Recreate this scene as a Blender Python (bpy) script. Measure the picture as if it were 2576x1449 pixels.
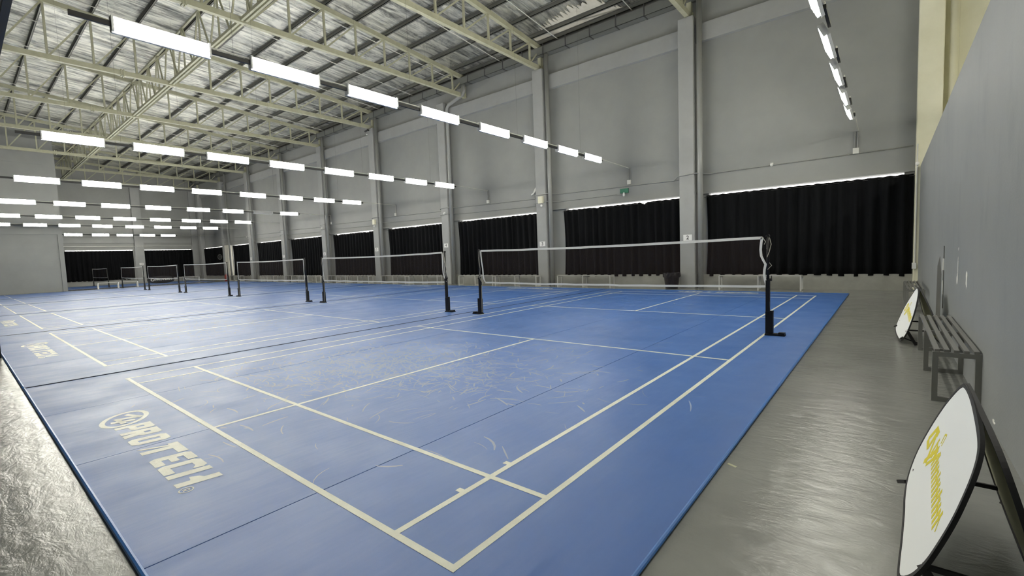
import bpy, bmesh, math, random
from mathutils import Vector, Matrix

random.seed(7)
S = bpy.context.scene
for o in list(bpy.data.objects):
    bpy.data.objects.remove(o, do_unlink=True)
C = S.collection

# ------------------------------------------------------------------ camera
cam_d = bpy.data.cameras.new('camera')
cam_d.sensor_width = 36.0
cam_d.lens = 1155.16 / 2576.0 * 36.0
cam_d.clip_start, cam_d.clip_end = 0.05, 300
cam = bpy.data.objects.new('camera', cam_d)
C.objects.link(cam)
YAW, PITCH, ROLL = 0.68815, -0.07227, -0.03744
fw = Vector((-math.sin(YAW) * math.cos(PITCH), math.cos(YAW) * math.cos(PITCH), math.sin(PITCH)))
rt0 = Vector((math.cos(YAW), math.sin(YAW), 0))
up0 = rt0.cross(fw)
rt = math.cos(ROLL) * rt0 + math.sin(ROLL) * up0
upv = -math.sin(ROLL) * rt0 + math.cos(ROLL) * up0
m4 = Matrix((rt, upv, -fw)).transposed().to_4x4()
m4.translation = Vector((1.4805, -1.3119, 1.406))
cam.matrix_world = m4
S.camera = cam

# ------------------------------------------------------------------ world (daylight behind the windows) and exposure
wd = bpy.data.worlds.new('daylight')
S.world = wd
wd.use_nodes = True
bg = wd.node_tree.nodes['Background']
bg.inputs[0].default_value = (1.0, 0.98, 0.92, 1)
bg.inputs[1].default_value = 2.5
S.view_settings.view_transform = 'Standard'
S.view_settings.look = 'None'
S.view_settings.exposure = 0.0
S.view_settings.gamma = 1.0
S.view_settings.use_curve_mapping = False
TUBE_STRENGTH = 80.0

# ------------------------------------------------------------------ materials
def mat(name, col, rough=0.6, metal=0.0, spec=0.5):
    m = bpy.data.materials.new(name)
    m.use_nodes = True
    b = m.node_tree.nodes['Principled BSDF']
    b.inputs['Base Color'].default_value = (*col, 1)
    b.inputs['Roughness'].default_value = rough
    b.inputs['Metallic'].default_value = metal
    b.inputs['Specular IOR Level'].default_value = spec
    return m

def N(m, t, **kw):
    n = m.node_tree.nodes.new(t)
    for k, v in kw.items():
        setattr(n, k, v)
    return n

def L(m, a, b):
    m.node_tree.links.new(a, b)

def coords(m, scale=(1, 1, 1), kind='Object', rot=(0, 0, 0)):
    tc = N(m, 'ShaderNodeTexCoord')
    mp = N(m, 'ShaderNodeMapping')
    mp.inputs['Scale'].default_value = scale
    mp.inputs['Rotation'].default_value = rot
    L(m, tc.outputs[kind], mp.inputs[0])
    return mp.outputs[0]

def noise(m, vec, scale, detail=4, rough=0.55, dist=0.0):
    n = N(m, 'ShaderNodeTexNoise')
    n.inputs['Scale'].default_value = scale
    n.inputs['Detail'].default_value = detail
    n.inputs['Roughness'].default_value = rough
    n.inputs['Distortion'].default_value = dist
    L(m, vec, n.inputs['Vector'])
    return n.outputs[0]

def ramp(m, fac, stops):
    r = N(m, 'ShaderNodeValToRGB')
    e = r.color_ramp.elements
    while len(e) < len(stops):
        e.new(0.5)
    for el, (p, c) in zip(e, stops):
        el.position = p
        el.color = (*c, 1)
    L(m, fac, r.inputs[0])
    return r.outputs[0]

def bump(m, h, strength, dist):
    b = N(m, 'ShaderNodeBump')
    b.inputs['Strength'].default_value = strength
    b.inputs['Distance'].default_value = dist
    L(m, h, b.inputs['Height'])
    L(m, b.outputs[0], m.node_tree.nodes['Principled BSDF'].inputs['Normal'])
    return b

def P(m):
    return m.node_tree.nodes['Principled BSDF']

def wall_paint(name, a, b, blot=0.9):
    m = mat(name, a, 0.55, spec=0.35)
    v = coords(m)
    L(m, ramp(m, noise(m, v, blot, 6, 0.6), [(0.3, a), (0.7, b)]), P(m).inputs['Base Color'])
    bump(m, noise(m, v, 60, 3), 0.12, 0.01)
    return m

M = {}
M['wall'] = wall_paint('grey wall paint', (0.245, 0.25, 0.245), (0.28, 0.285, 0.275))
M['column'] = wall_paint('grey column paint', (0.29, 0.295, 0.29), (0.32, 0.325, 0.32), 2.0)
M['painted_daylight'] = wall_paint('painted daylight on column', (0.62, 0.60, 0.52), (0.70, 0.68, 0.60), 2.0)  # window daylight put into the colour
M['sill'] = wall_paint('rough sill plaster', (0.26, 0.26, 0.235), (0.32, 0.32, 0.29), 3.0)
M['cream_wall'] = wall_paint('cream bare wall', (0.68, 0.66, 0.50), (0.78, 0.76, 0.60), 1.2)

# right wall: grey paint with dark water smudges and scuffs of their own shape
m = mat('smudged wall paint', (0.3, 0.31, 0.31), 0.5, spec=0.35)
v = coords(m)
base = ramp(m, noise(m, v, 0.8, 6, 0.6), [(0.3, (0.215, 0.228, 0.230)), (0.7, (0.250, 0.260, 0.258))])
vs = coords(m, (1, 2.2, 0.9))
sm = ramp(m, noise(m, vs, 1.3, 5, 0.6), [(0.56, (0, 0, 0)), (0.70, (1, 1, 1))])
sepz = N(m, 'ShaderNodeSeparateXYZ')
L(m, v, sepz.inputs[0])
band = ramp(m, sepz.outputs[2], [(0.45, (0, 0, 0)), (0.75, (1, 1, 1)), (1.0, (0.8, 0.8, 0.8))])
mul = N(m, 'ShaderNodeMath', operation='MULTIPLY'); L(m, sm, mul.inputs[0]); L(m, band, mul.inputs[1])
mp2 = N(m, 'ShaderNodeMath', operation='MULTIPLY'); L(m, mul.outputs[0], mp2.inputs[0]); mp2.inputs[1].default_value = 0.30
mx = N(m, 'ShaderNodeMix', data_type='RGBA'); L(m, mp2.outputs[0], mx.inputs[0]); L(m, base, mx.inputs[6])
mx.inputs[7].default_value = (0.13, 0.15, 0.155, 1)
L(m, mx.outputs[2], P(m).inputs['Base Color'])
bump(m, noise(m, v, 60, 3), 0.12, 0.01)
M['wall_right'] = m

# floor: glossy trowelled grey epoxy
m = mat('grey epoxy floor', (0.2, 0.2, 0.185), 0.22, spec=0.7)
v = coords(m)
L(m, ramp(m, noise(m, v, 1.3, 6, 0.6), [(0.3, (0.215, 0.219, 0.203)), (0.7, (0.268, 0.272, 0.253))]), P(m).inputs['Base Color'])
L(m, ramp(m, noise(m, v, 2.5, 5), [(0.3, (0.10,) * 3), (0.7, (0.18,) * 3)]), P(m).inputs['Roughness'])
v2 = coords(m, (1.0, 2.2, 1), rot=(0, 0, 0.3))
w1 = noise(m, v2, 5.0, 8, 0.60, 0.8)
w2 = noise(m, v2, 28.0, 6, 0.6, 0.5)
ad = N(m, 'ShaderNodeMath', operation='MULTIPLY_ADD')
L(m, w2, ad.inputs[0]); ad.inputs[1].default_value = 0.22; L(m, w1, ad.inputs[2])
bump(m, ad.outputs[0], 0.27, 0.022)
M['floor'] = m

# court mat vinyl
m = mat('blue court vinyl', (0.05, 0.125, 0.42), 0.42, spec=0.62)
v = coords(m)
L(m, ramp(m, noise(m, v, 1.1, 5, 0.6), [(0.25, (0.032, 0.108, 0.35)), (0.75, (0.054, 0.134, 0.37))]), P(m).inputs['Base Color'])
L(m, ramp(m, noise(m, v, 1.7, 5), [(0.3, (0.38,) * 3), (0.7, (0.50,) * 3)]), P(m).inputs['Roughness'])
v2 = coords(m, (2.2, 0.5, 1), rot=(0, 0, 0.35))
a1 = noise(m, v2, 2.2, 3, 0.5)
a2 = noise(m, v, 320, 2)
ad = N(m, 'ShaderNodeMath', operation='MULTIPLY_ADD')
L(m, a2, ad.inputs[0]); ad.inputs[1].default_value = 0.05; L(m, a1, ad.inputs[2])
bump(m, ad.outputs[0], 0.34, 0.03)
M['mat'] = m
M['mat_edge'] = mat('blue mat edge', (0.03, 0.14, 0.42), 0.35)
M['line'] = wall_paint('cream court line', (0.62, 0.63, 0.53), (0.72, 0.73, 0.62), 9.0)
P(M['line']).inputs['Roughness'].default_value = 0.4

m = bpy.data.materials.new('pale scuff')
m.use_nodes = True
P(m).inputs['Base Color'].default_value = (0.78, 0.88, 1.0, 1)
P(m).inputs['Roughness'].default_value = 0.42
P(m).inputs['Specular IOR Level'].default_value = 0.8
P(m).inputs['Alpha'].default_value = 0.36
M['scuff'] = m

# roof underside: crinkled silver foil hung over the purlins, ribs along the slope
m = mat('silver roof foil', (0.7, 0.7, 0.66), 0.34, 0.88)
v = coords(m, (4.0, 0.32, 1))
v3 = coords(m, (1.3, 0.7, 1))
n1 = noise(m, v, 1.5, 7, 0.62, 0.25)
n2 = noise(m, v3, 1.1, 6, 0.66, 1.5)
ad = N(m, 'ShaderNodeMath', operation='MULTIPLY_ADD')
L(m, n2, ad.inputs[0]); ad.inputs[1].default_value = 0.45; L(m, n1, ad.inputs[2])
cs = N(m, 'ShaderNodeMath', operation='MULTIPLY_ADD')
L(m, n2, cs.inputs[0]); cs.inputs[1].default_value = 0.8; L(m, n1, cs.inputs[2])
L(m, ramp(m, cs.outputs[0], [(0.72, (0.22, 0.22, 0.205)), (0.86, (0.62, 0.62, 0.57)), (1.0, (0.97, 0.96, 0.88))]), P(m).inputs['Base Color'])
bump(m, ad.outputs[0], 0.75, 0.16)
M['foil'] = m
M['bare_roof'] = wall_paint('bare beige roof sheet', (0.66, 0.62, 0.52), (0.80, 0.76, 0.66), 4.0)
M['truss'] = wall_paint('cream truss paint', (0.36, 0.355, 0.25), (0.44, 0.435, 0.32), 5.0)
M['purlin'] = mat('dark galvanised purlin', (0.17, 0.17, 0.155), 0.5, 0.4)
M['rod'] = mat('white painted rod', (0.7, 0.69, 0.62), 0.4)
M['gutter'] = mat('galvanised gutter', (0.17, 0.175, 0.165), 0.55, 0.3)
M['gutter_dark'] = mat('gutter strap', (0.05, 0.05, 0.05), 0.6)
M['pipe'] = mat('grey drain pipe', (0.27, 0.275, 0.265), 0.35)
M['cream_pipe'] = mat('cream drain pipe', (0.62, 0.60, 0.44), 0.35)
m = mat('black curtain cloth', (0.010, 0.0105, 0.0115), 0.9, spec=0.08)
v = coords(m, (6, 6, 0.3))
L(m, ramp(m, noise(m, v, 1.5, 4), [(0.3, (0.0018, 0.0021, 0.0026)), (0.7, (0.0060, 0.0064, 0.0074))]), P(m).inputs['Base Color'])
P(m).inputs['Sheen Weight'].default_value = 0.02
M['curtain'] = m
M['black'] = mat('black paint', (0.005, 0.005, 0.006), 0.45, spec=0.25)
M['black_cloth'] = mat('black nylon', (0.012, 0.012, 0.013), 0.7)
M['dark_metal'] = mat('dark rail metal', (0.018, 0.018, 0.018), 0.5)
M['white_metal'] = mat('white enamel', (0.8, 0.8, 0.78), 0.35)
M['grey_plastic'] = mat('off white plastic', (0.62, 0.62, 0.58), 0.45)
M['dead_tube'] = mat('unlit tube', (0.6, 0.6, 0.58), 0.3)
M['bench'] = mat('grey bench metal', (0.20, 0.20, 0.185), 0.38, 0.2)
M['bench_light'] = mat('pale bench metal', (0.48, 0.48, 0.45), 0.35, 0.1)
M['white_cloth'] = mat('white tape cloth', (0.74, 0.74, 0.70), 0.7)
M['banner_white'] = mat('white banner cloth', (0.86, 0.88, 0.88), 0.55)
M['banner_back'] = mat('banner cloth back', (0.42, 0.42, 0.28), 0.8)
m = mat('yellow crayon', (0.72, 0.62, 0.03), 0.6)
M['crayon'] = m
M['red'] = mat('red enamel', (0.30, 0.03, 0.02), 0.4)
M['green'] = mat('green sign', (0.02, 0.16, 0.09), 0.4)
M['sign'] = mat('white sign plate', (0.78, 0.78, 0.76), 0.4)
M['ink'] = mat('sign ink', (0.03, 0.03, 0.035), 0.6)
M['chip'] = mat('bare white plaster', (0.74, 0.73, 0.68), 0.8)
M['dark_patch'] = mat('dark wall patch', (0.07, 0.07, 0.06), 0.7)
M['cord'] = mat('pale cord', (0.42, 0.40, 0.34), 0.8)
M['wire'] = mat('steel wire', (0.10, 0.10, 0.09), 0.5, 0.5)

m = bpy.data.materials.new('lit tube')
m.use_nodes = True
P(m).inputs['Base Color'].default_value = (0.9, 0.9, 0.85, 1)
P(m).inputs['Emission Color'].default_value = (1.0, 0.975, 0.87, 1)
P(m).inputs['Emission Strength'].default_value = TUBE_STRENGTH
M['tube'] = m

m = bpy.data.materials.new('net mesh')
m.use_nodes = True
nt = m.node_tree
tr = N(m, 'ShaderNodeBsdfTransparent')
mixs = N(m, 'ShaderNodeMixShader')
P(m).inputs['Base Color'].default_value = (0.05, 0.032, 0.03, 1)
P(m).inputs['Roughness'].default_value = 0.9
mixs.inputs[0].default_value = 0.22
L(m, tr.outputs[0], mixs.inputs[1]); L(m, P(m).outputs[0], mixs.inputs[2])
L(m, mixs.outputs[0], nt.nodes['Material Output'].inputs[0])
M['net'] = m

m = bpy.data.materials.new('window glass')
m.use_nodes = True
tr = N(m, 'ShaderNodeBsdfTransparent')
gl = N(m, 'ShaderNodeBsdfGlossy'); gl.inputs['Roughness'].default_value = 0.05
mixs = N(m, 'ShaderNodeMixShader'); mixs.inputs[0].default_value = 0.06
L(m, tr.outputs[0], mixs.inputs[1]); L(m, gl.outputs[0], mixs.inputs[2])
L(m, mixs.outputs[0], m.node_tree.nodes['Material Output'].inputs[0])
M['glass'] = m

# ------------------------------------------------------------------ mesh helpers
class MB:
    def __init__(s):
        s.v = []; s.f = []
    def box(s, x0, x1, y0, y1, z0, z1):
        b = len(s.v)
        s.v += [(x, y, z) for z in (z0, z1) for y in (y0, y1) for x in (x0, x1)]
        s.f += [tuple(b + i for i in q) for q in
                ((0, 2, 3, 1), (4, 5, 7, 6), (0, 1, 5, 4), (2, 6, 7, 3), (0, 4, 6, 2), (1, 3, 7, 5))]
        return s
    def bar(s, a, b, w, h, up=(0, 0, 1)):
        a, b = Vector(a), Vector(b); d = (b - a).normalized(); u = Vector(up)
        if abs(d.dot(u)) > 0.99: u = Vector((1, 0, 0))
        r = d.cross(u).normalized(); u = r.cross(d)
        k = len(s.v)
        for p in (a, b):
            for i, j in ((-1, -1), (1, -1), (1, 1), (-1, 1)):
                s.v.append(tuple(p + r * (i * w / 2) + u * (j * h / 2)))
        s.f += [tuple(k + i for i in q) for q in
                ((0, 3, 2, 1), (4, 5, 6, 7), (0, 1, 5, 4), (1, 2, 6, 5), (2, 3, 7, 6), (3, 0, 4, 7))]
        return s
    def tube(s, pts, r, n=8, caps=True, closed=False):
        pts = [Vector(p) for p in pts]; k = len(s.v); m_ = len(pts)
        u = None
        for i, p in enumerate(pts):
            if closed: d = (pts[(i + 1) % m_] - pts[i - 1])
            else: d = pts[min(i + 1, m_ - 1)] - pts[max(i - 1, 0)]
            d.normalize()
            if u is None:
                u = Vector((0, 0, 1)) if abs(d.z) < 0.9 else Vector((1, 0, 0))
            u = (u - d * u.dot(d)).normalized(); w = d.cross(u)
            rr = r[i] if isinstance(r, (list, tuple)) else r
            for j in range(n):
                a = 2 * math.pi * j / n
                s.v.append(tuple(p + u * (rr * math.cos(a)) + w * (rr * math.sin(a))))
        for i in range(m_ if closed else m_ - 1):
            i2 = (i + 1) % m_
            for j in range(n):
                s.f.append((k + i * n + j, k + i * n + (j + 1) % n, k + i2 * n + (j + 1) % n, k + i2 * n + j))
        if caps and not closed:
            s.f.append(tuple(k + j for j in range(n))[::-1])
            s.f.append(tuple(k + (m_ - 1) * n + j for j in range(n)))
        return s
    def prism(s, poly, fn, h):
        """poly: list of 2d; fn(a,b,c) -> 3d; extruded from c=0 to c=h"""
        k = len(s.v); n = len(poly)
        for c in (0, h):
            s.v += [tuple(fn(a, b, c)) for a, b in poly]
        s.f.append(tuple(range(k + n - 1, k - 1, -1)))
        s.f.append(tuple(range(k + n, k + 2 * n)))
        for i in range(n):
            j = (i + 1) % n
            s.f.append((k + i, k + j, k + n + j, k + n + i))
        return s
    def ring(s, inner, outer, fn, h):
        k = len(s.v); n = len(inner)
        for c in (0, h):
            s.v += [tuple(fn(a, b, c)) for a, b in inner]
            s.v += [tuple(fn(a, b, c)) for a, b in outer]
        for i in range(n):
            j = (i + 1) % n
            I0, O0, I1, O1 = k, k + n, k + 2 * n, k + 3 * n
            s.f += [(I0 + i, I0 + j, O0 + j, O0 + i)[::-1], (I1 + i, I1 + j, O1 + j, O1 + i),
                    (O0 + i, O0 + j, O1 + j, O1 + i), (I0 + j, I0 + i, I1 + i, I1 + j)]
        return s
    def lathe(s, prof, c, n=20):
        k = len(s.v); m_ = len(prof)
        for r, z in prof:
            for j in range(n):
                a = 2 * math.pi * j / n
                s.v.append((c[0] + r * math.cos(a), c[1] + r * math.sin(a), c[2] + z))
        for i in range(m_ - 1):
            for j in range(n):
                s.f.append((k + i * n + j, k + i * n + (j + 1) % n, k + (i + 1) * n + (j + 1) % n, k + (i + 1) * n + j))
        s.f.append(tuple(k + j for j in range(n))[::-1])
        s.f.append(tuple(k + (m_ - 1) * n + j for j in range(n)))
        return s
    def mesh(s, name, mt, smooth=False):
        me = bpy.data.meshes.new(name)
        me.from_pydata(s.v, [], s.f)
        bm = bmesh.new(); bm.from_mesh(me)
        bmesh.ops.recalc_face_normals(bm, faces=bm.faces)
        bm.to_mesh(me); bm.free()
        me.materials.append(M[mt] if isinstance(mt, str) else mt)
        if smooth:
            for p in me.polygons: p.use_smooth = True
        return me
    def build(s, name, mt, parent=None, smooth=False):
        return put(name, s.mesh(name, mt, smooth), parent)

def put(name, me, parent=None):
    o = bpy.data.objects.new(name, me)
    C.objects.link(o)
    if parent is not None: o.parent = parent
    return o

def tag(o, label, cat, group=None):
    o['label'] = label; o['category'] = cat
    if group: o['group'] = group
    return o

def struct(o):
    o['kind'] = 'structure'
    return o

def empty(name, loc=(0, 0, 0), rz=0.0):
    o = bpy.data.objects.new(name, None)
    o.empty_display_size = 0.1
    C.objects.link(o)
    o.location = loc; o.rotation_euler = (0, 0, rz)
    return o

def copy_tree(o, parent=None):
    c = o.copy(); C.objects.link(c); c.parent = parent
    for ch in list(o.children):
        copy_tree(ch, c)
    return c

def text_mesh(txt, size, name, mt, bold=0.0, extrude=0.0008):
    cu = bpy.data.curves.new(name, 'FONT')
    cu.body = txt; cu.size = size; cu.align_x = 'CENTER'; cu.align_y = 'CENTER'
    cu.extrude = extrude; cu.offset = bold
    o = bpy.data.objects.new(name, cu)
    C.objects.link(o)
    dg = bpy.context.evaluated_depsgraph_get()
    me = bpy.data.meshes.new_from_object(o.evaluated_get(dg))
    bpy.data.objects.remove(o, do_unlink=True)
    bpy.data.curves.remove(cu)
    me.materials.clear(); me.materials.append(M[mt])
    return me

ORD = ['first', 'second', 'third', 'fourth', 'fifth', 'sixth', 'seventh', 'eighth', 'ninth', 'tenth']

# ------------------------------------------------------------------ dimensions
PITCHX = 7.35
YW = 15.65            # window wall inner face
YC = 15.27            # column front face
XB = -56.0            # back wall
XP = -43.5            # partition
ZF = -0.012           # floor
COLX = [2.0, -4.31, -10.6, -16.8, -23.0, -29.2, -35.42, -41.6, -47.75, -54.0]
def ztop(y): return 10.33 + 0.085 * (15.7 - y)      # top of the truss top chord
def zroof(y): return ztop(y) + 0.21

# ------------------------------------------------------------------ structure
floor = struct(MB().box(-57, 9.2, -5.4, 16, ZF - 0.2, ZF).build('floor', 'floor'))

# ceiling: foil sheet with sagging ribs along the slope, purlins, rods and torn patch as pieces
b = MB(); nx, ny = 320, 16
for j in range(ny + 1):
    y = 15.85 - (15.85 + 5.6) * j / ny
    for i in range(nx + 1):
        x = 9.2 - 66.4 * i / nx
        b.v.append((x, y, zroof(y) + 0.012 * math.sin(x * 9.1) + 0.006 * math.sin(x * 23 + y)))
for j in range(ny):
    for i in range(nx):
        k = j * (nx + 1) + i
        b.f.append((k, k + 1, k + nx + 2, k + nx + 1))
ceiling = struct(b.build('ceiling', 'foil', smooth=True))
MB().prism([(-57.2, 15.85), (9.2, 15.85), (9.2, -5.6), (-57.2, -5.6)], lambda a, c, h: (a, c, zroof(c) + 0.05 + h), 0.06).build('roof_sheet', 'bare_roof', ceiling)
NODES = [15.45, 14.82, 13.55, 12.24, 10.94, 9.6, 8.28, 6.96, 5.6, 4.24, 2.91, 1.6, 0.3, -1.0, -2.3, -3.6, -4.9]
pm = None
for i, y in enumerate(NODES):
    yy = y + 0.07 if i else 15.5
    zz = ztop(yy)
    pm = MB().box(-56.5, 9.0, yy - 0.035, yy + 0.035, zz, zz + 0.025)
    pm.box(-56.5, 9.0, yy + 0.02, yy + 0.035, zz, zz + 0.195)
    pm.box(-56.5, 9.0, yy - 0.035, yy + 0.035, zz + 0.172, zz + 0.197)
    pm.box(-56.5, 9.0, yy - 0.035, yy - 0.022, zz, zz + 0.05)
    pm.build('purlin', 'purlin', ceiling)
for x in (-2.9, -6.08, -9.38, -12.55, -15.7, -18.9, -22.1, -25.3, -28.5, -31.7, -34.9, -38.1, -41.3, -44.5):
    b = MB().tube([(x, y, ztop(y) - 0.02) for y in (15.6, 5.0, -4.9)], 0.017, 6)
    b.build('sag_rod', 'rod', ceiling)
# torn foil: bare roof sheet showing, jagged outline
rr = random.Random(3)
key = [(-10.4, 15.15), (-9.7, 14.8), (-9.06, 14.5), (-8.4, 14.38), (-8.0, 14.22), (-7.46, 14.42), (-7.15, 14.1), (-6.85, 14.75), (-6.4, 15.4)]
poly = []
for (xa, ya), (xb, yb) in zip(key, key[1:]):
    n_ = max(2, int((xb - xa) / 0.07))
    for q in range(n_):
        k = q / n_
        poly.append((xa + (xb - xa) * k, ya + (yb - ya) * k + (0.22 if q % 2 else -0.10) * rr.uniform(0.3, 1.4)))
poly += [(-6.4, 15.45), (-10.4, 15.45)]
MB().prism(poly, lambda a, c, h: (a, c, zroof(c) - 0.032 + h), 0.012).build('torn_foil', 'bare_roof', ceiling)

# window wall (far side)
wb = MB()
wb.box(-56.3, 9.0, YW, YW + 0.2, 3.28, 11.2)
winspans = []
for k in range(len(COLX) - 1):
    right, left = COLX[k], COLX[k + 1]
    off = [0.90, 1.32, 0.99, 1.16, 1.06, 1.06, 1.08, 1.42, 0.1][k]
    winspans.append((left + off, right - (0.22 if k == 0 else 0.0)))
for k, (a, c) in enumerate(winspans):
    lx = COLX[k + 1]
    wb.box(lx, a, YW, YW + 0.2, 0.46, 3.28)
wb.box(1.78, 9.0, YW, YW + 0.2, 0.46, 3.28)
wb.box(-56.3, -54.0, YW, YW + 0.2, 0.46, 3.28)
wall_far = struct(wb.build('wall_far', 'wall'))
MB().box(-56.0, 9.0, YW - 0.12, YW + 0.2, ZF, 0.46).build('sill', 'sill', wall_far)
for k in range(len(COLX)):
    x = COLX[k]
    w = 0.52 if k else 0.5
    b = MB().box(x, x + w, YC, YW, ZF, 9.28)
    o = b.build('column', 'cream_wall' if k == 0 else 'column', wall_far)
    bv = o.modifiers.new('bevel', 'BEVEL'); bv.width = 0.02; bv.segments = 2
MB().box(COLX[8] + 0.52, COLX[8] + 1.35, YC + 0.01, YW, ZF, 3.3).build('daylight_casing', 'painted_daylight', wall_far)  # block added in a pale colour to paint the daylight on this column
for k in range(len(COLX) - 1):
    MB().box(COLX[k + 1] + 0.52, COLX[k], 15.48, YW, 8.42, 9.0).build('beam', 'column', wall_far)
    MB().box(COLX[k + 1] + (1.35 if k == 7 else 0.52), COLX[k], YW - 0.14, YW, 3.28, 3.34).build('lintel', 'wall', wall_far)
MB().box(2.5, 9.0, YW - 0.02, YW, ZF, 11.1).build('cream_panel', 'cream_wall', wall_far)
MB().box(2.5, 9.0, 15.48, YW - 0.02, 8.42, 9.0).build('beam', 'cream_wall', wall_far)

for k, (a, c) in enumerate(winspans):
    w = empty('window_%d' % (k + 1), ((a + c) / 2, YW + 0.1, 0.46)); struct(w)
    cx = (a + c) / 2
    MB().box(a - cx, c - cx, 0.0, 0.008, 0, 2.82).build('pane', 'glass', w)
    fb = MB()
    for t in (0.0, 0.25, 0.5, 0.75, 1.0):
        xx = a - cx + (c - a) * t
        fb.box(xx - 0.02, xx + 0.02, -0.03, 0.03, 0, 2.74)
    fb.box(a - cx, c - cx, -0.03, 0.03, 0, 0.04)
    fb.build('window_frame', 'pipe', w)

# back wall with its own windows
bb = MB()
bb.box(XB - 0.2, XB, -5.4, YW, 3.28, 11.2 + 1.4)
bb.box(XB - 0.2, XB + 0.1, -5.4, YW, ZF, 0.44)
bb.box(XB - 0.2, XB, -5.4, 5.35, 0.44, 3.28)
bb.box(XB - 0.2, XB, 10.2, 11.05, 0.44, 3.28)
bb.box(XB - 0.2, XB, 15.1, YW, 0.44, 3.28)
wall_back = struct(bb.build('wall_back', 'wall'))
MB().box(XB, XB + 0.35, 10.3, 11.0, ZF, 9.3).build('column', 'column', wall_back)
MB().box(XB, XB + 0.35, 15.12, YW, ZF, 9.3).build('column', 'column', wall_back)
MB().box(XB, XB + 0.15, -5.4, 10.3, 3.95, 4.4).build('beam', 'column', wall_back)
MB().box(XB, XB + 0.15, 11.0, 15.1, 3.95, 4.4).build('beam', 'column', wall_back)
for k, (a, c) in enumerate(((5.2, 10.2), (11.05, 15.1))):
    w = empty('window_%d' % (len(winspans) + 1 + k), (XB - 0.1, (a + c) / 2, 0.44)); struct(w)
    h = (c - a) / 2
    MB().box(0, 0.008, -h, h, 0, 2.84).build('pane', 'glass', w)
    fb = MB()
    for t in (-1, -0.5, 0, 0.5, 1):
        fb.box(-0.03, 0.03, h * t - 0.02, h * t + 0.02, 0, 2.74)
    fb.build('window_frame', 'pipe', w)

# partition block on the left, with raised frame
wall_left = struct(MB().box(XP - 0.3, XP, -5.4, 3.82, ZF, 11.8).build('wall_left', 'wall'))
MB().box(XP, XP + 0.1, 3.6, 3.84, ZF, 9.6).build('frame_post', 'wall', wall_left)
MB().box(XP, XP + 0.1, -5.4, 3.6, 4.0, 9.6).build('frame_panel', 'wall', wall_left)
MB().box(XP, XP + 0.12, 1.2, 3.2, 8.75, 9.0).build('frame_rail', 'wall', wall_left)

# right wall (lower wall, open above) and outer shell
wall_right = struct(MB().box(2.1, 2.3, -5.4, YC + 0.05, ZF, 3.37).build('wall_right', 'wall_right'))
struct(MB().box(9.0, 9.2, -5.4, 16, ZF, 12.4).build('wall_outer', 'cream_wall'))
struct(MB().box(-57, 9.2, -5.6, -5.4, ZF, 12.6).build('wall_near', 'wall'))
lowc = struct(MB().box(-43.4, 2.05, -5.4, -0.80, 4.0, 4.22).build('ceiling_low', 'wall'))
MB().box(-43.4, 2.05, -0.80, -0.74, 3.97, 4.25).build('edge_trim', 'dark_metal', lowc)

# things fixed in the right wall's surface: chips of lost paint, dark patch
def wall_blob(name, mt, cy, cz, w, h, seed, n=16):
    r = random.Random(seed)
    poly = []
    for i in range(n):
        a = 2 * math.pi * i / n
        k = r.uniform(0.65, 1.1)
        poly.append((math.cos(a) * w / 2 * k, math.sin(a) * h / 2 * k))
    MB().prism(poly, lambda a, c, hh: (2.1 - hh, cy + a, cz + c), 0.003).build(name, mt, wall_right)
wall_blob('paint_chip', 'chip', 5.23, 0.98, 0.12, 0.20, 1)
wall_blob('paint_chip', 'chip', 6.05, 0.93, 0.10, 0.14, 2)
wall_blob('paint_chip', 'chip', 6.02, 1.09, 0.05, 0.22, 3)
wall_blob('paint_chip', 'chip', 6.0, 1.28, 0.04, 0.05, 4)
wall_blob('paint_chip', 'chip', 3.45, 0.05, 0.10, 0.03, 5)
MB().prism([(8.15, 0), (8.15, 0.72), (8.45, 0.98), (8.85, 0.82), (8.95, 0.0)], lambda a, c, h: (2.1 - h, a, c + 0.15), 0.003).build('dark_patch', 'dark_patch', wall_right)
for z0, z1, w_, mt in ((0.4, 0.95, 0.10, 'dark_patch'), (0.95, 1.12, 0.09, 'chip'), (1.12, 1.3, 0.09, 'dark_patch'), (0.6, 0.8, 0.05, 'chip')):
    off = 0.05 if mt == 'chip' else 0
    MB().box(2.094 - off * 0.05, 2.1, 7.72 + off, 7.72 + off + w_, z0, z1).build('broken_strip', mt, wall_right)

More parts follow.
